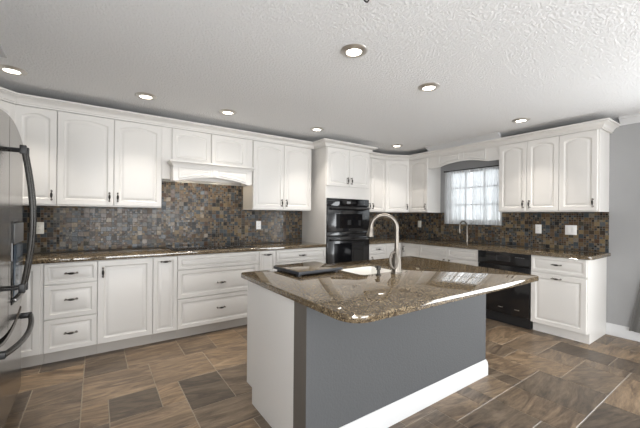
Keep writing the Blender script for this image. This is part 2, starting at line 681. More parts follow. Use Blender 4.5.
def pull(parent, x, z, yf, vertical=False, L=.105):
    """slim pull: dark spindle between bright flared ends, on two posts"""
    bm = new()
    prof = [(-L / 2, .002, 1), (-L / 2 + .004, .0055, 1), (-L * .36, .0048, 1), (-L * .27, .0042, 1), (-L * .2, .0065, 0), (-L * .1, .0092, 0), (0, .0098, 0), (L * .1, .0092, 0), (L * .2, .0065, 0), (L * .27, .0042, 1), (L * .36, .0048, 1), (L / 2 - .004, .0055, 1), (L / 2, .002, 1)]
    seg = 10
    rings = []
    for t, r, mi in prof:
        bow = .006 * (1 - (2 * t / L) ** 2)
        ring = []
        for k in range(seg):
            a, b = r * math.cos(2 * PI * k / seg), r * math.sin(2 * PI * k / seg)
            p = (x + t, yf - .024 - bow + a, z + b) if not vertical else (x + b, yf - .024 - bow + a, z + t)
            ring.append(bm.verts.new(p))
        rings.append((ring, mi))
    for (a, _), (b, mi) in zip(rings, rings[1:]): bridge(bm, a, b, mi)
    for q in (0, -1):
        f = bm.faces.new(rings[q][0]); f.material_index = 1
    for s in (-1, 1):
        p = (x + s * L * .38, z) if not vertical else (x, z + s * L * .38)
        tube(bm, [(p[0], yf + .0005, p[1]), (p[0], yf - .004, p[1]), (p[0], yf - .006, p[1]), (p[0], yf - .027, p[1])], [.0085, .0085, .0045, .004], 10, 1)
    return obj('handle', bm, ['bronze', 'pullend'], parent)


GAP = .002


def door(root, x0, x1, z0, z1, yf, arch=0., hx=None, hz=None, vert=True, frame=.055, name='door', L=.1):
    bm = new()
    panel_front(bm, x0 + GAP, x1 - GAP, z0, z1, yf, arch, frame)
    d = obj(name, bm, 'cab', root)
    if hx is not None: pull(d, hx, hz, yf, vert, L)
    return d


def wall_cab(name, label, loc, rz, w, z0, z1, doors, d=.33, group='wall cabinets', cat='cabinet'):
    r = thing(name, label, cat, (loc[0], loc[1], z0), rz, group)
    bm = new(); fs = box(bm, .0006, w - .0006, -d, -.001, 0, z1 - z0); fs[1].material_index = 1
    obj('carcass', bm, ['cab', 'shade_top'], r)
    for x0, x1, side in doors:
        hx = x1 - .035 if side == 'R' else x0 + .035
        door(r, x0, x1, .012, 2.245 - z0, -d - .0205, .034, hx, .095, True)
    return r


def base_cab(label, loc, rz, w, fronts, d=.61, group='base cabinets', x_off=0.0, name='base_cabinet'):
    r = thing(name, label, 'cabinet', (loc[0], loc[1], 0), rz, group)
    bm = new(); box(bm, .0006, w - .0006, -d, -.001, .11, .8755)
    obj('carcass', bm, 'cab', r)
    bm = new(); box(bm, .0006, w - .0006, -d + .06, -d + .075, 0, .1095)
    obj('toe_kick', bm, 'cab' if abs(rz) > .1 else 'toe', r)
    yf = -d - .0205
    for kind, x0, x1, z0, z1, hx, hz, vert in fronts:
        fr = .055 if kind == 'door' and (x1 - x0) > .3 else .042
        if kind == 'drawer': fr = .045 if (z1 - z0) > .2 else .034
        door(r, x0, x1, z0, z1, yf, 0, hx, hz, vert, fr, 'drawer' if kind == 'drawer' else ('drawer_front' if kind == 'false' else 'door'), .1)
    return r


Z0U, Z1U = 1.371, 2.305
# --- back wall, upper run
# left corner: diagonal wall cabinet
r = thing('wall_cabinet', 'white diagonal corner wall cabinet half hidden above the refrigerator', 'cabinet', (-5.62, -.30, Z0U), 0, 'wall cabinets')
bm = new()
prism(bm, [(-.318, .298), (.2985, .298), (.2985, -.03), (.02, -.31), (-.318, -.31)], 0, Z1U - Z0U)
obj('carcass', bm, 'cab', r)
a, b = Vector((.02, -.31)), Vector((.2985, -.03))
dw = (b - a).length
e = bpy.data.objects.new('door', None)
bm = new(); panel_front(bm, .008, dw - .008, .012, 2.245 - Z0U, -.021, .034)
dd = obj('door', bm, 'cab', r, (a.x, a.y, 0), math.atan2(b.y - a.y, b.x - a.x))
bpy.data.objects.remove(e)
wall_cab('wall_cabinet', 'narrow white wall cabinet with one arched door beside the refrigerator', (-5.3205, 0), 0, .292, Z0U, Z1U, [(0, .292, 'R')])
wall_cab('wall_cabinet', 'white two-door wall cabinet between the narrow cabinet and the range hood', (-5.028, 0), 0, .88, Z0U, Z1U, [(0, .443, 'R'), (.443, .88, 'L')])

# range hood
hx0, hx1 = -4.147, -3.1
r = thing('range_hood', 'white wooden range hood with arched valance above the cooktop', 'range hood', (hx0, 0, 1.66))
w = hx1 - hx0
bm = new()
box(bm, .0006, w - .0006, -.33, -.31, .03, Z1U - 1.66)
box(bm, .0006, .02, -.31, -.001, .03, Z1U - 1.66)
box(bm, w - .02, w - .0006, -.31, -.001, .03, Z1U - 1.66)
box(bm, .02, w - .02, -.31, -.001, .16, .18)
box(bm, .02, w - .02, -.31, -.001, .6, Z1U - 1.66)
obj('body', bm, 'cab', r)
for x0, x1 in ((.100, .515), (.528, .955)):
    bm = new(); panel_front(bm, x0, x1, .225, .588, -.3505, .03, .05)
    obj('arched_panel', bm, 'cab', r)
# valance box under a moulded shelf
vx0, vx1 = .085, w - .085
def zb(x):
    s = (x - (vx0 + vx1) / 2) / ((vx1 - vx0) / 2)
    if abs(s) > .86: return 0.0
    return .055 * (1 - (s / .86) ** 2) + .004
bm = new()
board(bm, vx0, vx1, .165, zb, -.50, -.48, 48)
box(bm, vx0, vx0 + .02, -.48, -.3305, 0, .165)
box(bm, vx1 - .02, vx1, -.48, -.3305, 0, .165)
box(bm, vx0 + .02, vx1 - .02, -.48, -.3305, .07, .085)
va = obj('valance', bm, 'cab', r)
mid = (vx0 + vx1) / 2
for x0, x1 in ((vx0 + .055, mid - .045), (mid + .045, vx1 - .055)):
    bm = new()
    panel_front(bm, x0, x1, .014, .150, -.5065, 0, .010, .0062, 16, lambda x: zb(x) + .010, 0, .6)
    obj('raised_panel', bm, 'cab', va)
bm = new(); box(bm, mid - .026, mid + .026, -.507, -.5003, .066, .155, 0, .003)
obj('keystone', bm, 'cab', va)
bm = new()
sweep(bm, [(vx0, -.3305), (vx0, -.50), (vx1, -.50), (vx1, -.3305)], [(0, .1655), (.008, .1655), (.010, .178), (.022, .192), (.036, .200), (.038, .214), (0, .214)])
box(bm, vx0, vx1, -.50, -.3305, .1655, .214)
obj('shelf_moulding', bm, 'cab', r)

for x in (.30, w - .30):
    bm = new(); lathe(bm, [(.030, -.0005), (.030, -.006), (.001, -.007)], seg=20); obj('hood_lamp', bm, 'lens', r, (x, -.17, .16))
    hl = bpy.data.lights.new('hood_light', 'AREA'); hl.shape = 'DISK'; hl.size = .06; hl.energy = .8; hl.color = (1.0, .84, .62)
    ho = bpy.data.objects.new('hood_light', hl); COL.objects.link(ho); ho.parent = r; ho.location = (x, -.17, .148)

wall_cab('wall_cabinet', 'white two-door wall cabinet between the range hood and the oven tower', (-3.099, 0), 0, .8835, Z0U, Z1U, [(0, .442, 'R'), (.442, .8835, 'L')])

# oven tower
TX0, TX1 = -2.1545, -1.3505
tw = TX1 - TX0
r = thing('oven_cabinet', 'tall white cabinet tower around the black double oven', 'cabinet', (TX0, 0, 0))
bm = new()
box(bm, .0006, .02, -.61, -.001, 0, Z1U)
box(bm, tw - .02, tw - .0006, -.61, -.001, 0, Z1U)
box(bm, .02, tw - .02, -.02, -.001, .11, Z1U)
box(bm, .02, tw - .02, -.61, -.02, 1.548, Z1U)
box(bm, .02, tw - .02, -.61, -.02, .11, .538)
obj('carcass', bm, 'cab', r)
bm = new(); box(bm, .02, tw - .02, -.55, -.535, 0, .1095); obj('toe_kick', bm, 'cab', r)
door(r, .008, tw / 2, 1.715, 2.245, -.6305, .042, tw / 2 - .035, 1.80)
door(r, tw / 2, tw - .008, 1.715, 2.245, -.6305, .042, tw / 2 + .035, 1.80)
door(r, .008, tw - .008, .12, .525, -.6305, 0, tw / 2, .33, False, name='drawer')

# the oven itself
ox0, ox1 = .0245, tw - .0245
r = thing('double_oven', 'black built-in microwave and oven stack in the white tower', 'oven', (TX0, -.61, .54))
bm = new(); box(bm, ox0, ox1, .0, .55, .003, 1.003); obj('body', bm, 'blackmat', r)
bm = new(); box(bm, ox0 - .012, ox1 + .012, -.022, -.0006, .898, 1.003, 0, .004)
cp = obj('control_panel', bm, 'blackglass', r)
bm = new(); box(bm, .36, .43, -.0235, -.0222, .935, .968); obj('display', bm, 'display', cp)
for k in range(4):
    bm = new(); box(bm, .455 + k * .022, .466 + k * .022, -.0232, -.0222, .946, .957); obj('button', bm, 'blackmat', cp)


def oven_door(z0, z1, wz0, wz1, wx0, wx1, hz):
    bm = new(); box(bm, ox0 - .012, ox1 + .012, -.036, -.0006, z0, z1, 0, .005)
    d = obj('oven_door', bm, 'black', r)
    bm = new(); box(bm, wx0, wx1, -.0372, -.0362, wz0, wz1); obj('oven_window', bm, 'blackglass', d)
    bm = new()
    pts = [(ox0 + .03, -.0362, hz), (ox0 + .032, -.07, hz), (ox0 + .06, -.086, hz)] + [(ox0 + .06 + (ox1 - ox0 - .12) * i / 8, -.086 - .008 * math.sin(PI * i / 8), hz) for i in range(1, 8)] + [(ox1 - .06, -.086, hz), (ox1 - .032, -.07, hz), (ox1 - .03, -.0362, hz)]
    tube(bm, pts, .0105, 10)
    obj('handle', bm, 'black', d)
    return d


d1 = oven_door(.540, .892, .585, .79, .16, tw - .16, .865)
bm = new(); lathe(bm, [(.007, 0), (.007, .001)], seg=14)
e = obj('emblem', bm, 'chrome', d1, (tw / 2, -.0363, .565)); e.rotation_euler.x = PI / 2
bm = new(); box(bm, ox0 - .012, ox1 + .012, -.022, -.0006, .474, .535, 0, .004); obj('vent_strip', bm, 'black', r)
oven_door(.006, .468, .055, .375, .13, tw - .13, .43)

# right of the tower on the back wall, the corner and the window wall
wall_cab('wall_cabinet', 'white wall cabinet squeezed between oven tower and diagonal corner cabinet', (-1.348, 0), 0, .632, Z0U, Z1U, [(.012, .29, 'R'), (.29, .63, 'L')])
r = thing('wall_cabinet', 'white diagonal corner wall cabinet above the far corner counter', 'cabinet', (-.35, -.26, Z0U), 0, 'wall cabinets')
A, B = Vector((-.7155 + .35, -.33 + .26)), Vector((-.33 + .35, -.524 + .26))
bm = new(); prism(bm, [(A.x, .258), (A.x, A.y), (B.x, B.y), (.349, B.y), (.349, .258)], 0, Z1U - Z0U)
obj('carcass', bm, 'cab', r)
dl = (B - A).length
bm = new(); panel_front(bm, .006, dl - .006, .012, 2.245 - Z0U, -.021, .034, .052)
dd = obj('door', bm, 'cab', r, (A.x, A.y, 0), math.atan2(B.y - A.y, B.x - A.x))
pull(dd, dl - .045, .095, -.021, True, .1)
RW = -PI / 2
wall_cab('wall_cabinet', 'white one-door wall cabinet left of the curtained window', (0, -.5265), RW, .3845, Z0U, Z1U, [(0, .3845, 'R')])
wall_cab('wall_cabinet', 'white two-door wall cabinet right of the curtained window', (0, -2.028), RW, .674, Z0U, Z1U, [(0, .337, 'R'), (.337, .674, 'L')])
wall_cab('wall_cabinet', 'white one-door wall cabinet at the right end above the wide switch plate', (0, -2.7025), RW, .3645, Z0U, Z1U, [(0, .350, 'R')])

# arched valance over the window
r = thing('window_valance', 'white arched wooden valance bridging the cabinets over the window', 'valance', (0, -.912, 2.06), RW)
L = 2.0275 - .912
def zv(x):
    s = (x - .5625) / .3825
    return .010 + .056 * max(0, 1 - s * s)
bm = new(); board(bm, .001, L - .001, .240, zv, -.3295, -.310, 48)
vb = obj('valance_board', bm, 'cab', r)
for x0, x1 in ((.195, .530), (.595, .930)):
    bm = new(); panel_front(bm, x0, x1, .018, .182, -.3385, 0, .012, .0088, 16, lambda x: zv(x) + .008, 0, .85)
    obj('raised_panel', bm, 'cab', vb)

# crown moulding along the top of all cabinets
CR = [(0.001, 2.252), (.022, 2.252), (.023, 2.264), (.031, 2.268), (.036, 2.284), (.052, 2.302), (.074, 2.310), (.078, 2.316), (.092, 2.318), (.092, 2.333), (.001, 2.333)]
bm = new()
sweep(bm, [(-5.60, -1.05), (-5.60, -.61), (-5.3215, -.33), (-2.155, -.33), (-2.155, -.61), (-1.35, -.61), (-1.35, -.33), (-.7155, -.33), (-.33, -.524), (-.33, -3.0675), (-.0005, -3.0675)], CR)
tag(obj('crown_molding', bm, 'cab'), 'white crown moulding running along the tops of all wall cabinets', 'moulding')

# --- base run on the back wall
XB = [-5.087, -4.713, -4.262, -4.036, -3.134, -2.91, -2.1565]
base_cab('white corner base cabinet half hidden behind the refrigerator', (-5.93, 0), 0, XB[0] + 5.93 - .001, [('door', .38, .825, .115, .868, None, None, True)])
def w3(i): return XB[i + 1] - XB[i]
w = w3(0)
base_cab('white base cabinet of three stacked drawers beside the refrigerator', (XB[0], 0), 0, w, [('drawer', 0, w, .692, .868, w / 2, .78, False), ('drawer', 0, w, .398, .684, w / 2, .553, False), ('drawer', 0, w, .113, .390, w / 2, .262, False)])
w = w3(1)
base_cab('white base cabinet with one tall wide door and a vertical pull', (XB[1], 0), 0, w, [('door', 0, w, .113, .868, .042, .765, True)])
w = w3(2)
base_cab('narrow white pull-out base cabinet left of the cooktop drawers', (XB[2], 0), 0, w, [('door', 0, w, .113, .868, w / 2, .825, False)])
w = w3(3)
base_cab('wide white drawer base cabinet directly under the cooktop', (XB[3], 0), 0, w, [('false', 0, w, .728, .868, None, None, True), ('drawer', 0, w, .430, .720, w / 2, .557, False), ('drawer', 0, w, .113, .422, w / 2, .28, False)])
w = w3(4)
base_cab('narrow white pull-out base cabinet right of the cooktop drawers', (XB[4], 0), 0, w, [('door', 0, w, .113, .868, w / 2, .825, False)])
w = w3(5)
base_cab('white base cabinet with one wide top drawer beside the oven tower', (XB[5], 0), 0, w, [('drawer', 0, w, .715, .868, w / 2, .79, False), ('door', 0, w / 2, .113, .707, w / 2 - .04, .63, True), ('door', w / 2, w, .113, .707, w / 2 + .04, .63, True)])
# right of the tower
w = .365
base_cab('white one-drawer base cabinet just right of the oven tower', (-1.349, 0), 0, w, [('drawer', 0, w, .725, .868, w / 2, .795, False), ('door', 0, w, .113, .717, .05, .64, True)])
# inside-corner base cabinet
r = thing('base_cabinet', 'white inside-corner base cabinet below the far corner counter', 'cabinet', (-.5, -.5, 0), 0, 'base cabinets')
bm = new(); prism(bm, [(-.4835, .499), (.499, .499), (.499, -.4825), (-.11, -.4825), (-.11, -.11), (-.4835, -.11)], .11, .8755); obj('carcass', bm, 'cab', r)
bm = new(); prism(bm, [(-.4835, -.035), (-.035, -.035), (-.035, -.4825), (-.05, -.4825), (-.05, -.05), (-.4835, -.05)], 0, .1095); obj('toe_kick', bm, 'cab', r)
bm = new(); panel_front(bm, -.4835 + GAP, -.134, .113, .868, -.1305, 0, .045); obj('door', bm, 'cab', r)
bm = new(); panel_front(bm, .134 + .016, .4825 - GAP, .113, .868, -.0205, 0, .045)
dd = obj('door', bm, 'cab', r, (-.11, 0, 0), RW)
pull(dd, .185, .78, -.0205, True, .1)
w = .927
base_cab('white sink base cabinet under the window beside the dishwasher', (0, -.985), RW, w, [('false', 0, .472, .728, .868, None, None, True), ('false', .472, w, .728, .868, None, None, True), ('door', 0, .472, .113, .72, .43, .65, True), ('door', .472, w, .113, .72, .515, .65, True)])
w = .524
eb = base_cab('white end base cabinet with drawer and door right of the dishwasher', (0, -2.5275), RW, w, [('drawer', .006, w - .004, .694, .868, .26, .79, False), ('door', .006, w - .004, .113, .676, .26, .640, False)])

bm = new(); box(bm, w - .02, w - .0006, -.534, -.001, 0, .1095); obj('end_panel', bm, 'cab', eb)
# dishwasher
r = thing('dishwasher', 'black dishwasher under the counter between sink cabinet and end cabinet', 'dishwasher', (0, -1.9145, 0), RW)
w = .611
bm = new(); box(bm, .003, w - .003, -.60, -.02, .10, .868); obj('tub', bm, 'blackmat', r)
bm = new(); box(bm, .002, w - .002, -.632, -.6005, .125, .712, 0, .004); dd = obj('door', bm, 'black', r)
for x in (.285, .475):
    bm = new(); box(bm, x - .028, x + .028, -.6345, -.6322, .196, .207, 0, .0008); e = obj('reflection_strip', bm, 'chrome', dd)  # chrome strips standing in for reflections on the door
bm = new(); box(bm, .002, w - .002, -.642, -.6005, .717, .870, 0, .006); cp = obj('control_panel', bm, 'black', r)
bm = new(); panel_front(bm, .235, .40, .765, .835, -.6455, 0, .012, .0032); obj('pocket_handle', bm, 'blackmat', cp)
for k in range(5):
    bm = new(); box(bm, .455 + k * .022, .467 + k * .022, -.6432, -.6422, .822, .828); obj('button', bm, 'display', cp)
bm = new(); box(bm, .004, w - .004, -.585, -.60 + .03, .0, .0995); obj('kick_plate', bm, 'blackmat', r)

# ------------------------------------------------------------------ backsplashes, counters
bm = new(); box(bm, -2.9, 2.9 - .0, -.004, .004, -.46, .46)
bm.free()
bs = thing  # (alias kept short)
def splash(label, loc, rz, boxes):
    bm = new()
    for b in boxes: box(bm, b[0], b[1], -.010, -.0006, b[2], b[3])
    return tag(obj('backsplash', bm, 'mosaic', None, loc, rz, smooth=False), label, 'backsplash')


splash('brown and slate mosaic tile backsplash behind the cooktop', (-4.0, 0, .9145), 0, [(-1.93, hx0 + 4.0, 0, .4560), (hx0 + 4.0, hx1 + 4.0, 0, .775), (hx1 + 4.0, 1.8445, 0, .4560)])
splash('brown mosaic tile backsplash right of the oven tower', (-.7, 0, .9145), 0, [(-.65, .689, 0, .4560)])
splash('dark brown mosaic tile backsplash along the window wall', (0, 0, .9145), RW, [(.0006, .912, 0, .4560), (.912, 1.0205, 0, .4560), (1.0205, 1.9145, 0, .272), (1.9145, 2.0275, 0, .4560), (2.0275, 3.068, 0, .4560)])

bm = new(); box(bm, -5.935, -2.1565, -.645, -.0006, .876, .914, 0, .007, 3)
tag(obj('countertop', bm, 'granite'), 'speckled brown granite countertop on the cooktop wall', 'countertop')
bm = new()
prism(bm, [(-1.349, -.0006), (-.0006, -.0006), (-.0006, -3.085)] + round_corner((-.645, -3.085), (0, -3.085), (-.645, 0), .03) + [(-.645, -.645), (-1.349, -.645)], .876, .914, 0, .007)
tag(obj('countertop', bm, 'granite'), 'brown granite L-shaped countertop along the window wall', 'countertop')

# cooktop
r = thing('cooktop', 'black glass cooktop set in the granite below the range hood', 'cooktop', (-3.6, -.31, .914))
bm = new(); box(bm, -.457, .457, -.255, .255, .0004, .008, 0, .003); obj('glass_top', bm, 'blackglass', r)
for x, y, q in ((-.29, .11, .085), (-.29, -.12, .105), (0, .02, .125), (.28, .11, .105), (.28, -.12, .085)):
    bm = new()
    n = 40
    a = [bm.verts.new((x + q * math.cos(2 * PI * k / n), y + q * math.sin(2 * PI * k / n), .0084)) for k in range(n)]
    b = [bm.verts.new((x + (q - .004) * math.cos(2 * PI * k / n), y + (q - .004) * math.sin(2 * PI * k / n), .0084)) for k in range(n)]
    bridge(bm, a, b); obj('burner_ring', bm, 'display', r)
for k in range(5):
    bm = new(); lathe(bm, [(.012, 0), (.012, .0006)], seg=16); obj('touch_control', bm, 'display', r, (-.1 + .05 * k, -.215, .0082))

# ------------------------------------------------------------------ island
IZ = .878
r = thing('kitchen_island', 'kitchen island with white cabinet end and charcoal knee wall', 'island', (-2.95, -2.4, 0))
lx = lambda x: x + 2.95
ly = lambda y: y + 2.4
bm = new()
box(bm, lx(-3.81), lx(-3.23), ly(-2.655), ly(-2.02), .11, IZ - .0385)
box(bm, lx(-2.67), lx(-2.08), ly(-2.655), ly(-2.02), .11, IZ - .0385)
box(bm, lx(-3.23), lx(-2.67), ly(-2.655), ly(-2.60), .11, IZ - .0385)
box(bm, lx(-3.23), lx(-2.67), ly(-2.04), ly(-2.02), .11, IZ - .0385)
box(bm, lx(-3.23), lx(-2.67), ly(-2.60), ly(-2.04), .11, .5)
obj('carcass', bm, 'cab', r)
bm = new(); box(bm, lx(-3.81), lx(-2.08), ly(-2.095), ly(-2.08), 0, .1095); obj('toe_kick', bm, 'cab', r)
# end panel with the toe notch
bm = new()
pts = [(-2.657, 0), (-2.095, 0), (-2.095, .11), (-2.0, .11), (-2.0, IZ - .0385), (-2.657, IZ - .0385)]
a = [bm.verts.new((lx(-3.835), ly(y), z)) for y, z in pts]
b = [bm.verts.new((lx(-3.8105), ly(y), z)) for y, z in pts]
bm.faces.new(a); bm.faces.new(b); bridge(bm, a, b)
e = obj('end_panel', bm, 'cab', r); e['label'] = 'white end panel'
bm = new(); box(bm, lx(-3.835), lx(-2.08), ly(-2.785), ly(-2.6575), 0, IZ - .0385)
for f in bm.faces:
    if abs(f.normal.x) > .9 or f.calc_center_median().x < lx(-3.83): f.material_index = 1
bm.normal_update()
e = obj('knee_wall', bm, ['pony', 'ponyend'], r); e['label'] = 'charcoal painted knee wall'
bm = new(); sweep(bm, [(lx(-3.835), ly(-2.6575)), (lx(-3.835), ly(-2.785)), (lx(-2.08), ly(-2.785)), (lx(-2.08), ly(-2.6575))], [(0.0005, 0), (.015, 0), (.015, .085), (.012, .092), (.012, .108), (.006, .118), (.004, .128), (.0005, .128)])
e = obj('baseboard', bm, 'trimw', r); e['label'] = 'white baseboard'

# countertop with the sink cut-out
SX0, SX1, SY0, SY1 = -3.165, -2.735, -2.475, -2.105
FL, FR, BR, BL = (-3.857, -3.17), (-2.075, -3.175), (-1.945, -1.89), (-3.857, -1.905)
outer = round_corner(FL, BL, FR, .13, 12) + round_corner(FR, FL, BR, .03) + round_corner(BR, FR, BL, .03) + round_corner(BL, BR, FL, .03)
def rr(x0, x1, y0, y1, q):
    c = [(x0, y0), (x1, y0), (x1, y1), (x0, y1)]
    o = []
    for i in range(4): o += round_corner(c[i], c[i - 1], c[(i + 1) % 4], q, 4)
    return o
hole = rr(SX0, SX1, SY0, SY1, .05)
bm = new()
def slab(bm, outer, hole, z0, z1, bev):
    def ring(poly, z, off):
        n = len(poly); o = []
        for i in range(n):
            p, a, b = Vector(poly[i]), Vector(poly[i - 1]), Vector(poly[(i + 1) % n])
            d = (b - a).normalized()
            nn = Vector((d.y, -d.x)) * off
            o.append(bm.verts.new((p.x - nn.x, p.y - nn.y, z)))
        return o
    prof = [(0, bev), (bev * .3, bev * .3), (bev, 0)]
    O = [ring(outer, z0 + q, p) for p, q in ((bev, 0), (bev * .3, bev * .3), (0, bev))] + [ring(outer, z1 - q, p) for p, q in ((0, bev), (bev * .3, bev * .3), (bev, 0))]
    for a, b in zip(O, O[1:]): bridge(bm, a, b)
    H0 = [bm.verts.new((x, y, z0 + .020)) for x, y in hole]
    H1 = [bm.verts.new((x, y, z1)) for x, y in hole]
    bridge(bm, H0, H1)
    mx = sum(p[0] for p in hole) / len(hole); my = sum(p[1] for p in hole) / len(hole)
    big = [(mx + (x - mx) * 1.16, my + (y - my) * 1.16) for x, y in hole]
    HA = [bm.verts.new((x, y, z0 + .020)) for x, y in big]
    HB = [bm.verts.new((x, y, z0)) for x, y in big]
    bridge(bm, H0, HA); bridge(bm, HA, HB)
    for o, hh in ((O[0], HB), (O[-1], H1)):
        es = []
        for L_ in (o, hh):
            for i in range(len(L_)):
                es.append(bm.edges.get((L_[i], L_[(i + 1) % len(L_)])) or bm.edges.new((L_[i], L_[(i + 1) % len(L_)])))
        bmesh.ops.triangle_fill(bm, use_beauty=True, edges=es)
slab(bm, outer, hole, IZ - .038, IZ, .008)
tag(obj('countertop', bm, 'granite'), 'large golden brown granite countertop on the island', 'countertop')

# sink bowl
r = thing('sink', 'white undermount prep sink sunk in the island countertop', 'sink', (-2.95, -2.29, IZ - .2180))
bm = new()
rings = []
for z, s, q in ((.1995, 1.04, .05), (.1995, 1.0, .05), (.03, .95, .06), (.012, .90, .06), (.010, .5, .04)):
    hw, hd = (SX1 - SX0) / 2 * s, (SY1 - SY0) / 2 * s
    rings.append([bm.verts.new((x, y, z)) for x, y in rr(-hw, hw, -hd, hd, q)])
for a, b in zip(rings, rings[1:]): bridge(bm, a, b)
bm.faces.new(rings[-1])
orings = []
for z, s in ((.1995, 1.04), (.0, 1.0)):
    hw, hd = (SX1 - SX0) / 2 * s, (SY1 - SY0) / 2 * s
    orings.append([bm.verts.new((x, y, z)) for x, y in rr(-hw, hw, -hd, hd, .05)])
bridge(bm, orings[0], orings[1]); bm.faces.new(orings[1])
obj('bowl', bm, 'ceramic', r)
bm = new(); lathe(bm, [(.045, .0105), (.045, .013), (.035, .013), (.03, .0115)], seg=24); obj('drain', bm, 'chrome', r)

# gooseneck faucet with looped lever
fx, fy = -2.895, -2.545
r = thing('faucet', 'brushed nickel gooseneck faucet standing beside the island sink', 'faucet', (fx, fy, IZ))
bm = new()
lathe(bm, [(.042, .0005), (.042, .006), (.037, .012), (.036, .05), (.034, .09), (.029, .13), (.022, .16), (.0175, .18)], seg=24)
obj('base', bm, 'nickel', r)
dx, dy = -.72, .69
pts = []
for i in range(5): pts.append((0, 0, .17 + (.335 - .17) * i / 4))
Rr = .095
for i in range(1, 17):
    a = PI * i / 16 * 1.02
    q = Rr * (1 - math.cos(a))
    pts.append((dx * q, dy * q, .335 + Rr * math.sin(a)))
tube_pts = pts
bm = new(); tube(bm, tube_pts, .0160, 14); obj('spout', bm, 'nickel', r)
ex, ey, ez = tube_pts[-1]
bm = new(); tube(bm, [(ex, ey, ez + .004), (ex + dx * .002, ey + dy * .002, ez - .02), (ex + dx * .005, ey + dy * .005, ez - .045), (ex + dx * .007, ey + dy * .007, ez - .06)], [.018, .021, .0275, .0265], 16)
sh = obj('spray_head', bm, 'nickel', r)
bm = new(); tube(bm, [(ex + dx * .007, ey + dy * .007, ez - .0605), (ex + dx * .008, ey + dy * .008, ez - .066)], [.021, .019], 16); obj('nozzle', bm, 'blackmat', sh)
# loop handle in front-left of the body
bm = new()
lp = []
sxx, syy = -.82, .57   # towards screen left
for i in range(25):
    t = 2 * PI * i / 24
    u_ = .029 * math.sin(t) + .030
    z_ = .112 + .060 * math.cos(t)
    lp.append((sxx * (u_ + .002) * .95 - .016, syy * (u_ + .002) * .95 - .030, z_ - .012))
tube(bm, lp, .0092, 8, 0, False)
obj('lever', bm, 'nickel', r)

# soap dispenser
r = thing('soap_dispenser', 'short dark bronze soap dispenser at the front edge of the island sink', 'soap dispenser', (-3.07, -2.535, IZ))
bm = new(); lathe(bm, [(.020, .0005), (.020, .006), (.012, .010), (.011, .035)], seg=20); obj('collar', bm, 'bronze', r)
bm = new(); lathe(bm, [(.011, .0352), (.016, .040), (.017, .062), (.014, .068)], seg=20)
tube(bm, [(0, 0, .055), (.01, .03, .058), (.014, .045, .050)], [.006, .005, .0045], 8)
obj('pump_head', bm, 'bronze', r)

# slab board
r = thing('cutting_board', 'flat dark-edged board with granite-like top lying on the island', 'board', (-3.405, -2.125, IZ), math.radians(3))
bm = new(); box(bm, -.200, .200, -.175, .175, .0150, .036, 0, .004)
obj('slab', bm, 'rubber', r)
bm = new(); box(bm, -.194, .194, -.169, .169, .0363, .040, 0, .0015); e = obj('top', bm, 'granite', r); e['label'] = 'speckled tan top'
for sx in (-1, 1):
    for sy in (-1, 1):
        bm = new(); lathe(bm, [(.018, .0004), (.018, .0147)], seg=14); obj('foot', bm, 'blackmat', r, (sx * .17, sy * .13, 0))

# faucet by the window
r = thing('faucet', 'brushed metal gooseneck faucet on the window counter in front of the curtain', 'faucet', (-.13, -1.46, .914))
bm = new(); lathe(bm, [(.026, .0004), (.026, .006), (.020, .012), (.018, .06), (.020, .10), (.014, .15)], seg=20); obj('base', bm, 'nickel', r)
pts = [(0, 0, .14 + .10 * i / 3) for i in range(4)]
for i in range(1, 15):
    a = PI * i / 14
    pts.append((-.078 * (1 - math.cos(a)) , .012 * (1 - math.cos(a)), .24 + .082 * math.sin(a)))
pts.append((-.157, .024, .20))
bm = new(); tube(bm, pts, .011, 12); obj('spout', bm, 'nickel', r)
bm = new(); tube(bm, [(-.157, .024, .1995), (-.157, .024, .15)], [.014, .017], 14); obj('spray_head', bm, 'nickel', r)
bm = new(); tube(bm, [(0, -.019, .07), (0, -.04, .08), (-.01, -.065, .12)], [.009, .007, .006], 10); obj('lever', bm, 'nickel', r)

# ------------------------------------------------------------------ outlets and switches


def outlet(label, loc, rz, kind='outlet', w=.072, mat='plate', cat='outlet'):
    r = thing(kind, label, cat, loc, rz, None)
    bm = new(); box(bm, -w / 2, w / 2, -.006, -.0005, -.058, .058, 0, .003); obj('plate', bm, mat, r)
    n = 1 if w < .1 else 2
    for k in range(n):
        cx = 0 if n == 1 else (-.023 + .046 * k)
        if kind == 'light_switch':
            bm = new(); box(bm, cx - .016, cx + .016, -.009, -.0062, -.033, .033, 0, .001); obj('rocker', bm, mat, r)
        else:
            bm = new(); box(bm, cx - .017, cx + .017, -.008, -.0062, -.034, .034, 0, .001); f = obj('receptacle', bm, mat, r)
            for z in (-.017, .017):
                for s in (-.006, .006):
                    bm = new(); box(bm, cx + s - .001, cx + s + .001, -.0084, -.0081, z - .004, z + .004); obj('slot', bm, 'blackmat', f)
    return r


outlet('almond outlet on the mosaic beside the refrigerator handle', (-5.185, -.010, 1.155), 0)
outlet('white outlet on the mosaic between cooktop and oven tower', (-2.869, -.010, 1.162), 0, mat='platew')
outlet('almond outlet on the mosaic in the far corner beyond the island faucet', (-.010, -.50, 1.17), RW)
outlet('single outlet on the window wall mosaic above the dishwasher', (-.010, -2.371, 1.154), RW, mat='platew')
outlet('wide two-gang switch plate near the right end of the mosaic', (-.010, -2.719, 1.155), RW, 'light_switch', .118, 'platew', 'light switch')

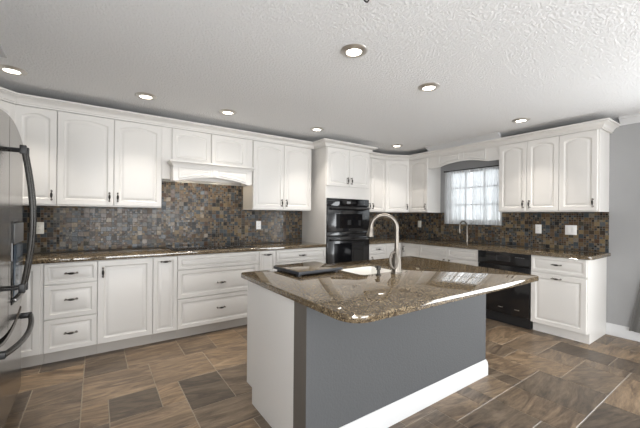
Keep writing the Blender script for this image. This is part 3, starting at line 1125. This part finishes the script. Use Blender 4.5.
# ------------------------------------------------------------------ refrigerator
FY0, FY1 = -2.065, -1.145
fc = (FY0 + FY1) / 2
r = thing('refrigerator', 'stainless french-door refrigerator at the left edge of the photo', 'refrigerator', (-5.55, fc, 0))
bm = new(); box(bm, -.36, .33, -.458, .458, .02, 1.765, 0, .006); obj('body', bm, 'fridgeside', r)
def bulge(y): return .400 + .006 * (1 - (y / .46) ** 2)
def ztop(y): return 1.785 + .085 * (1 - (y / .46) ** 2)
def zgap(y): return .675 - .085 * (1 - (y / .46) ** 2)


def door_skin(y0, y1, zb_, zt_, n=16):
    bm = new()
    ys = [y0 + (y1 - y0) * i / n for i in range(n + 1)]
    rows = {}
    e = .008
    def col(y, x, zi):
        return (x, y, zb_(y) + zi if zi >= 0 else zt_(y) + zi)
    lay_ = [lambda y: (.335, y, zb_(y)), lambda y: (bulge(y) - e, y, zb_(y)), lambda y: (bulge(y), y, zb_(y) + e), lambda y: (bulge(y), y, zt_(y) - e), lambda y: (bulge(y) - e, y, zt_(y)), lambda y: (.335, y, zt_(y))]
    rings = []
    for i, y in enumerate(ys):
        rings.append([bm.verts.new(f(y)) for f in lay_])
    for a, b in zip(rings, rings[1:]): bridge(bm, a, b)
    bm.faces.new(rings[0]); bm.faces.new(rings[-1])
    return bm


dl_ = obj('door', door_skin(-.458, -.004, lambda y: zgap(y) + .012, ztop), 'steel', r)
dr_ = obj('door', door_skin(.004, .458, lambda y: zgap(y) + .012, ztop), 'steel', r)
fd = obj('freezer_drawer', door_skin(-.458, .458, lambda y: .085, lambda y: zgap(y) - .020), 'steel', r)
bm = new(); box(bm, .28, .36, -.45, .45, .012, .08); obj('kick_grille', bm, 'blackmat', r)


def bow_handle(parent, ya):
    bm = new()
    xs = bulge(ya)
    pts = []
    for i in range(17):
        t = i / 16
        pts.append((xs + .064 + .042 * math.sin(PI * t), ya, .845 + (1.685 - .845) * t))
    tube(bm, pts, .0115, 10)
    h = obj('handle', bm, 'handlesteel', parent)
    for z in (.86, 1.67):
        bm = new(); tube(bm, [(xs + .0008, ya, z), (xs + .055, ya, z)], .007, 10); box(bm, xs + .050, xs + .080, ya - .013, ya + .013, z - .026, z + .026, 0, .004); obj('handle_mount', bm, 'blackmat', h)


bow_handle(dl_, -.045); bow_handle(dr_, .045)
bm = new()
pts = []
for i in range(21):
    t = i / 20
    y = -.40 + .80 * t
    pts.append((bulge(y) + .050 + .036 * math.sin(PI * t) ** .8, y, .60 - .02 * math.sin(PI * t)))
tube(bm, pts, .015, 10)
hh = obj('handle', bm, 'handlesteel', fd)
for y in (-.385, .385):
    bm = new(); box(bm, bulge(y) + .0015, bulge(y) + .062, y - .018, y + .018, .582, .615, 0, .004); obj('handle_mount', bm, 'blackmat', hh)
# water dispenser in the far door
dpy0, dpy1 = .085, .40
bm = new()
xf = bulge(.13) + .0012
box(bm, xf - .012, xf + .004, dpy0, dpy1, .74, 1.25, 0, .003)
dp = obj('dispenser', bm, 'blackglass', dr_); dp['label'] = 'black water dispenser'
bm = new(); box(bm, xf + .0042, xf + .010, dpy0 + .012, dpy1 - .012, 1.11, 1.235, 0, .002); obj('dispenser_panel', bm, 'display', dp)
bm = new(); box(bm, xf + .0042, xf + .008, dpy0 + .02, dpy1 - .02, .785, 1.10, 0, .002); obj('dispenser_recess', bm, 'dispblue', dp)
bm = new(); box(bm, xf + .0042, xf + .020, dpy0 + .02, dpy1 - .02, .752, .775, 0, .003); obj('drip_tray', bm, 'darksteel', dp)

# ------------------------------------------------------------------ curtains


def curtain(bm, y0, y1, z0, z1, xc, amp, folds, seed, n=90, m_=14):
    rg = random.Random(seed)
    ph = [rg.uniform(0, 6.28) for _ in range(4)]
    rows = []
    for j in range(m_ + 1):
        v = j / m_
        row = []
        for i in range(n + 1):
            u = i / n
            y = y0 + (y1 - y0) * u
            a = amp * (.45 + .55 * (1 - v))
            x = xc + a * (math.sin(2 * PI * folds * u + ph[0] + .5 * math.sin(3 * v + ph[1])) + .5 * math.sin(2 * PI * folds * .53 * u + ph[2]) + .25 * math.sin(2 * PI * folds * 2.1 * u + ph[3]))
            y += .012 * math.sin(2 * PI * folds * u * .7 + ph[3]) * (1 - v)
            row.append(bm.verts.new((x, y, z0 + (z1 - z0) * v)))
        rows.append(row)
    for a, b in zip(rows, rows[1:]): bridge(bm, a, b, 0, False)


def curtain_thing(label, y0, y1, seed):
    r = thing('sheer_curtain', label, 'curtain', (0, 0, 0), 0, 'sheer window curtains')
    bm = new(); curtain(bm, y0, y1, 1.19, 2.02, -.05, .014, 8, seed)
    obj('cloth', bm, 'sheer', r)
    return r


curtain_thing('left sheer white curtain panel in the kitchen window', -1.450, -1.022, 3)
curtain_thing('right sheer white curtain panel in the kitchen window', -1.912, -1.490, 9)
r = thing('curtain_rod', 'thin dark curtain rod across the top of the kitchen window', 'curtain rod', (-.05, -1.467, 2.036))
bm = new(); tube(bm, [(0, -.455, 0), (0, .445, 0)], .007, 10); obj('rod', bm, 'bronze', r)
for y in (-.455, .445):
    bm = new(); lathe(bm, [(.004, -.012), (.012, -.006), (.012, .006), (.004, .012)], seg=14); obj('finial', bm, 'bronze', r, (0, y + (-.008 if y < 0 else .008), 0))
    bm = new(); box(bm, 0, .0495, y - .006, y + .006, -.006, .006); obj('bracket', bm, 'bronze', r)

# drape by the patio door at the right edge
bm = new()
n, m_ = 70, 24
rows = []
for j in range(m_ + 1):
    z = .105 + (2.15 - .105) * j / m_
    row = []
    left = -3.335 if z > .62 else -3.335 + .085 * ((.62 - z) / .52) ** 1.0
    if z > .62: left = -3.335 - .16 * min(1, (z - .62) / .25)
    for i in range(n + 1):
        u = i / n
        y = left + (-4.02 - left) * u
        row.append(bm.verts.new((-.075 + .022 * math.sin(u * 34 + .4) + .008 * math.sin(u * 71), y, z + .04 * u * max(0, 1 - j / 4))))
    rows.append(row)
for a, b in zip(rows, rows[1:]): bridge(bm, a, b, 0, False)
r = thing('drape', 'grey fabric drape whose flared hem shows at the right edge', 'curtain', (0, 0, 0))
obj('cloth', bm, 'drape', r)
bm = new(); tube(bm, [(-.08, -3.47, 2.17), (-.08, -6.1, 2.17)], .012, 12)
obj('rod', bm, 'bronze', r)
for y in (-3.55, -6.05):
    bm = new(); box(bm, -.08, -.0006, y - .008, y + .008, 2.162, 2.178); obj('bracket', bm, 'bronze', r)

# ------------------------------------------------------------------ ceiling fixtures
LIGHTS = [(-5.27, -.772, 'above the left corner cabinet by the refrigerator'),
          (-4.353, -.775, 'above the two-door cabinet left of the hood'),
          (-3.574, -.774, 'in front of the range hood'),
          (-2.426, -.788, 'beside the oven tower crown'),
          (-.891, -.747, 'over the far corner diagonal cabinet'),
          (-3.318, -2.535, 'nearest the viewer, over the island sink end'),
          (-2.408, -2.454, 'over the island right of the faucet'),
          (-.786, -2.483, 'in front of the cabinets right of the window')]
proto = None
lamp_data = bpy.data.lights.new('downlight_lamp', 'AREA')
lamp_data.shape = 'DISK'; lamp_data.size = .11; lamp_data.energy = LAMP_W; lamp_data.color = LAMP_COL
lamp_data.spread = math.radians(88)
bm = new()
lathe(bm, [(.050, -.0004), (.050, -.010), (.058, -.016), (.078, -.010), (.090, -.003), (.092, -.0004), (.055, -.0004)], seg=40, caps=False)
ring_me = None
for x, y, where in LIGHTS:
    r = thing('recessed_light', 'round recessed ceiling light ' + where, 'ceiling light', (x, y, CZ), 0, 'recessed ceiling lights')
    if ring_me is None:
        a = obj('trim_ring', bm, 'ring', r); ring_me = a.data
        b2 = new(); lathe(b2, [(.0495, -.006), (.045, -.0080), (.001, -.009)], seg=32)
        b = obj('lens', b2, 'lens', r); lens_me = b.data
    else:
        for nm, me in (('trim_ring', ring_me), ('lens', lens_me)):
            o = bpy.data.objects.new(nm, me); COL.objects.link(o); o.parent = r
    lo = bpy.data.objects.new('downlight_lamp', lamp_data); COL.objects.link(lo); lo.parent = r; lo.location = (0, 0, -.02)

r = thing('ceiling_vent', 'white ceiling air vent at the upper left above the refrigerator', 'vent', (-5.42, -1.20, CZ))
bm = new()
for a in ((-.17, .17, -.15, -.125), (-.17, .17, .125, .15), (-.17, -.145, -.125, .125), (.145, .17, -.125, .125)): box(bm, *a, -.014, -.0005)
obj('frame', bm, 'trimw', r)
for k in range(7):
    y = -.105 + .035 * k
    bm = new(); box(bm, -.144, .144, y - .012, y + .012, -.010, -.006); obj('slat', bm, 'trimw', r)
r = thing('ceiling_hook', 'tiny black hook in the ceiling at the top edge of the photo', 'hook', (-3.658, -3.018, CZ))
bm = new(); lathe(bm, [(.02, -.0004), (.02, -.006), (.006, -.010), (.005, -.03)], seg=18); obj('rose', bm, 'blackmat', r)
bm = new(); tube(bm, [(0.017 * math.sin(t * .3), 0, -.0465 + .017 * math.cos(t * .3)) for t in range(0, 17)], .004, 8); obj('hook', bm, 'blackmat', r)
